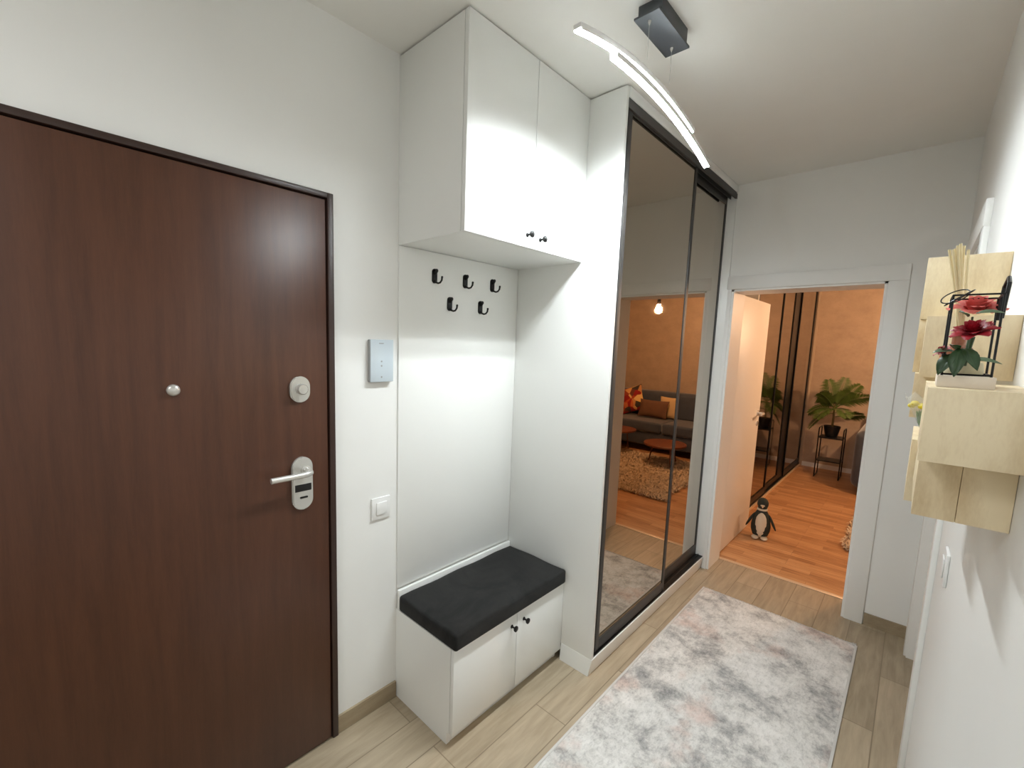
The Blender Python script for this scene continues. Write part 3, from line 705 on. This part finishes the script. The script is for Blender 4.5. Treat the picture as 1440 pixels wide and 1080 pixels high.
pillow(5.72, -2.42, .605, .46, .28, .11, .30, 'brownpillow', 'plain brown pillow leaning on the sofa between the others')
pillow(5.85, -2.20, .63, .36, .34, .09, .18, 'creampillow', 'cream pillow half hidden behind the brown one')
# coffee tables
def ctable(cx, cy, r, h, label):
    t = thing('coffee_table', label, 'coffee table', (cx, cy, 0), 'round walnut coffee tables')
    bm = BM(); lathe(bm, [(r-.012,h-.028),(r,h-.022),(r,h-.004),(r-.004,h)], (cx,cy,0), 'Z', 40); obj('table_top', bm, 'walnut', t)
    for k in range(3):
        a = 2*PI*k/3+.5; bm = BM(); tube(bm, [(cx+(r*.62)*math.cos(a), cy+(r*.62)*math.sin(a), h-.026),(cx+(r*.82)*math.cos(a), cy+(r*.82)*math.sin(a), .008)], [.010,.008], 8); obj('leg', bm, 'walnut', t)
ctable(4.80, -1.80, .30, .30, 'low round walnut coffee table seen in the mirror nearer the doorway')
ctable(4.98, -2.62, .27, .36, 'second walnut coffee table seen at the left edge of the mirror')
# pendant bulb
t = thing('pendant_bulb', 'bare glowing filament bulb hanging in the living room', 'lamp', (4.5, -1.93, H))
bm = BM(); lathe(bm, [(.05,H-.0005),(.05,H-.02),(.01,H-.028)], (4.5,-1.93,0), 'Z', 24); obj('ceiling_rose', bm, 'black', t)
bm = BM(); tube(bm, [(4.5,-1.93,H-.02),(4.5,-1.93,2.13)], .003, 6); obj('cable', bm, 'black', t)
bm = BM(); lathe(bm, [(.010,2.145),(.021,2.135),(.021,2.085),(.017,2.08)], (4.5,-1.93,0), 'Z', 20); obj('socket', bm, 'black', t)
bm = BM(); lathe(bm, [(.014,2.082),(.020,2.06),(.036,2.03),(.040,2.005),(.034,1.985),(.018,1.970),(.0001,1.966)], (4.5,-1.93,0), 'Z', 20); obj('bulb', bm, 'bulb', t, label='glowing amber bulb')

# ------------------------------------------------------------------ lights
def area(name, loc, size, size_y, power, color, rot=(0,0,0)):
    l = bpy.data.lights.new(name, 'AREA'); l.shape = 'RECTANGLE'; l.size = size; l.size_y = size_y; l.energy = power; l.color = color
    o = bpy.data.objects.new(name, l); o.location = loc; o.rotation_euler = rot; C.objects.link(o); return o
area('rear_fill_light', (-2.0, -.75, 2.5), .8, .3, 10, (.97,.98,1))  # added fill with no visible fixture, brightens the hall nearest the camera
w = bpy.data.worlds.new('World'); bpy.context.scene.world = w; w.use_nodes = True
w.node_tree.nodes['Background'].inputs[0].default_value = (1,1,1,1); w.node_tree.nodes['Background'].inputs[1].default_value = .02

# ------------------------------------------------------------------ camera
F_, YAW, PIT, ROL = 626.12, .7756, -.1194, .0288
CU, CV = 674.37, 556.44
f = Vector((math.cos(PIT)*math.cos(YAW), math.cos(PIT)*math.sin(YAW), math.sin(PIT)))
rt = f.cross(Vector((0,0,1))).normalized(); up = rt.cross(f)
r_ = rt*math.cos(ROL) + up*math.sin(ROL); u_ = -rt*math.sin(ROL) + up*math.cos(ROL)
cam = bpy.data.cameras.new('camera'); co = bpy.data.objects.new('camera', cam); C.objects.link(co)
m3 = Matrix((r_, u_, -f)).transposed(); co.matrix_world = Matrix.Translation((-1.0441,-1.4886,1.5497)) @ m3.to_4x4()
cam.sensor_width = 36; cam.lens = F_/1440*36; cam.shift_x = (720-CU)/1440; cam.shift_y = (CV-540)/1440; cam.clip_start = .02
sc = bpy.context.scene; sc.camera = co
sc.view_settings.view_transform = 'Standard'; sc.view_settings.look = 'None'; sc.view_settings.gamma = 1; sc.view_settings.use_curve_mapping = False
sc.view_settings.exposure = 0.62
sc.cycles.max_bounces = 10; sc.cycles.diffuse_bounces = 6; sc.cycles.glossy_bounces = 5
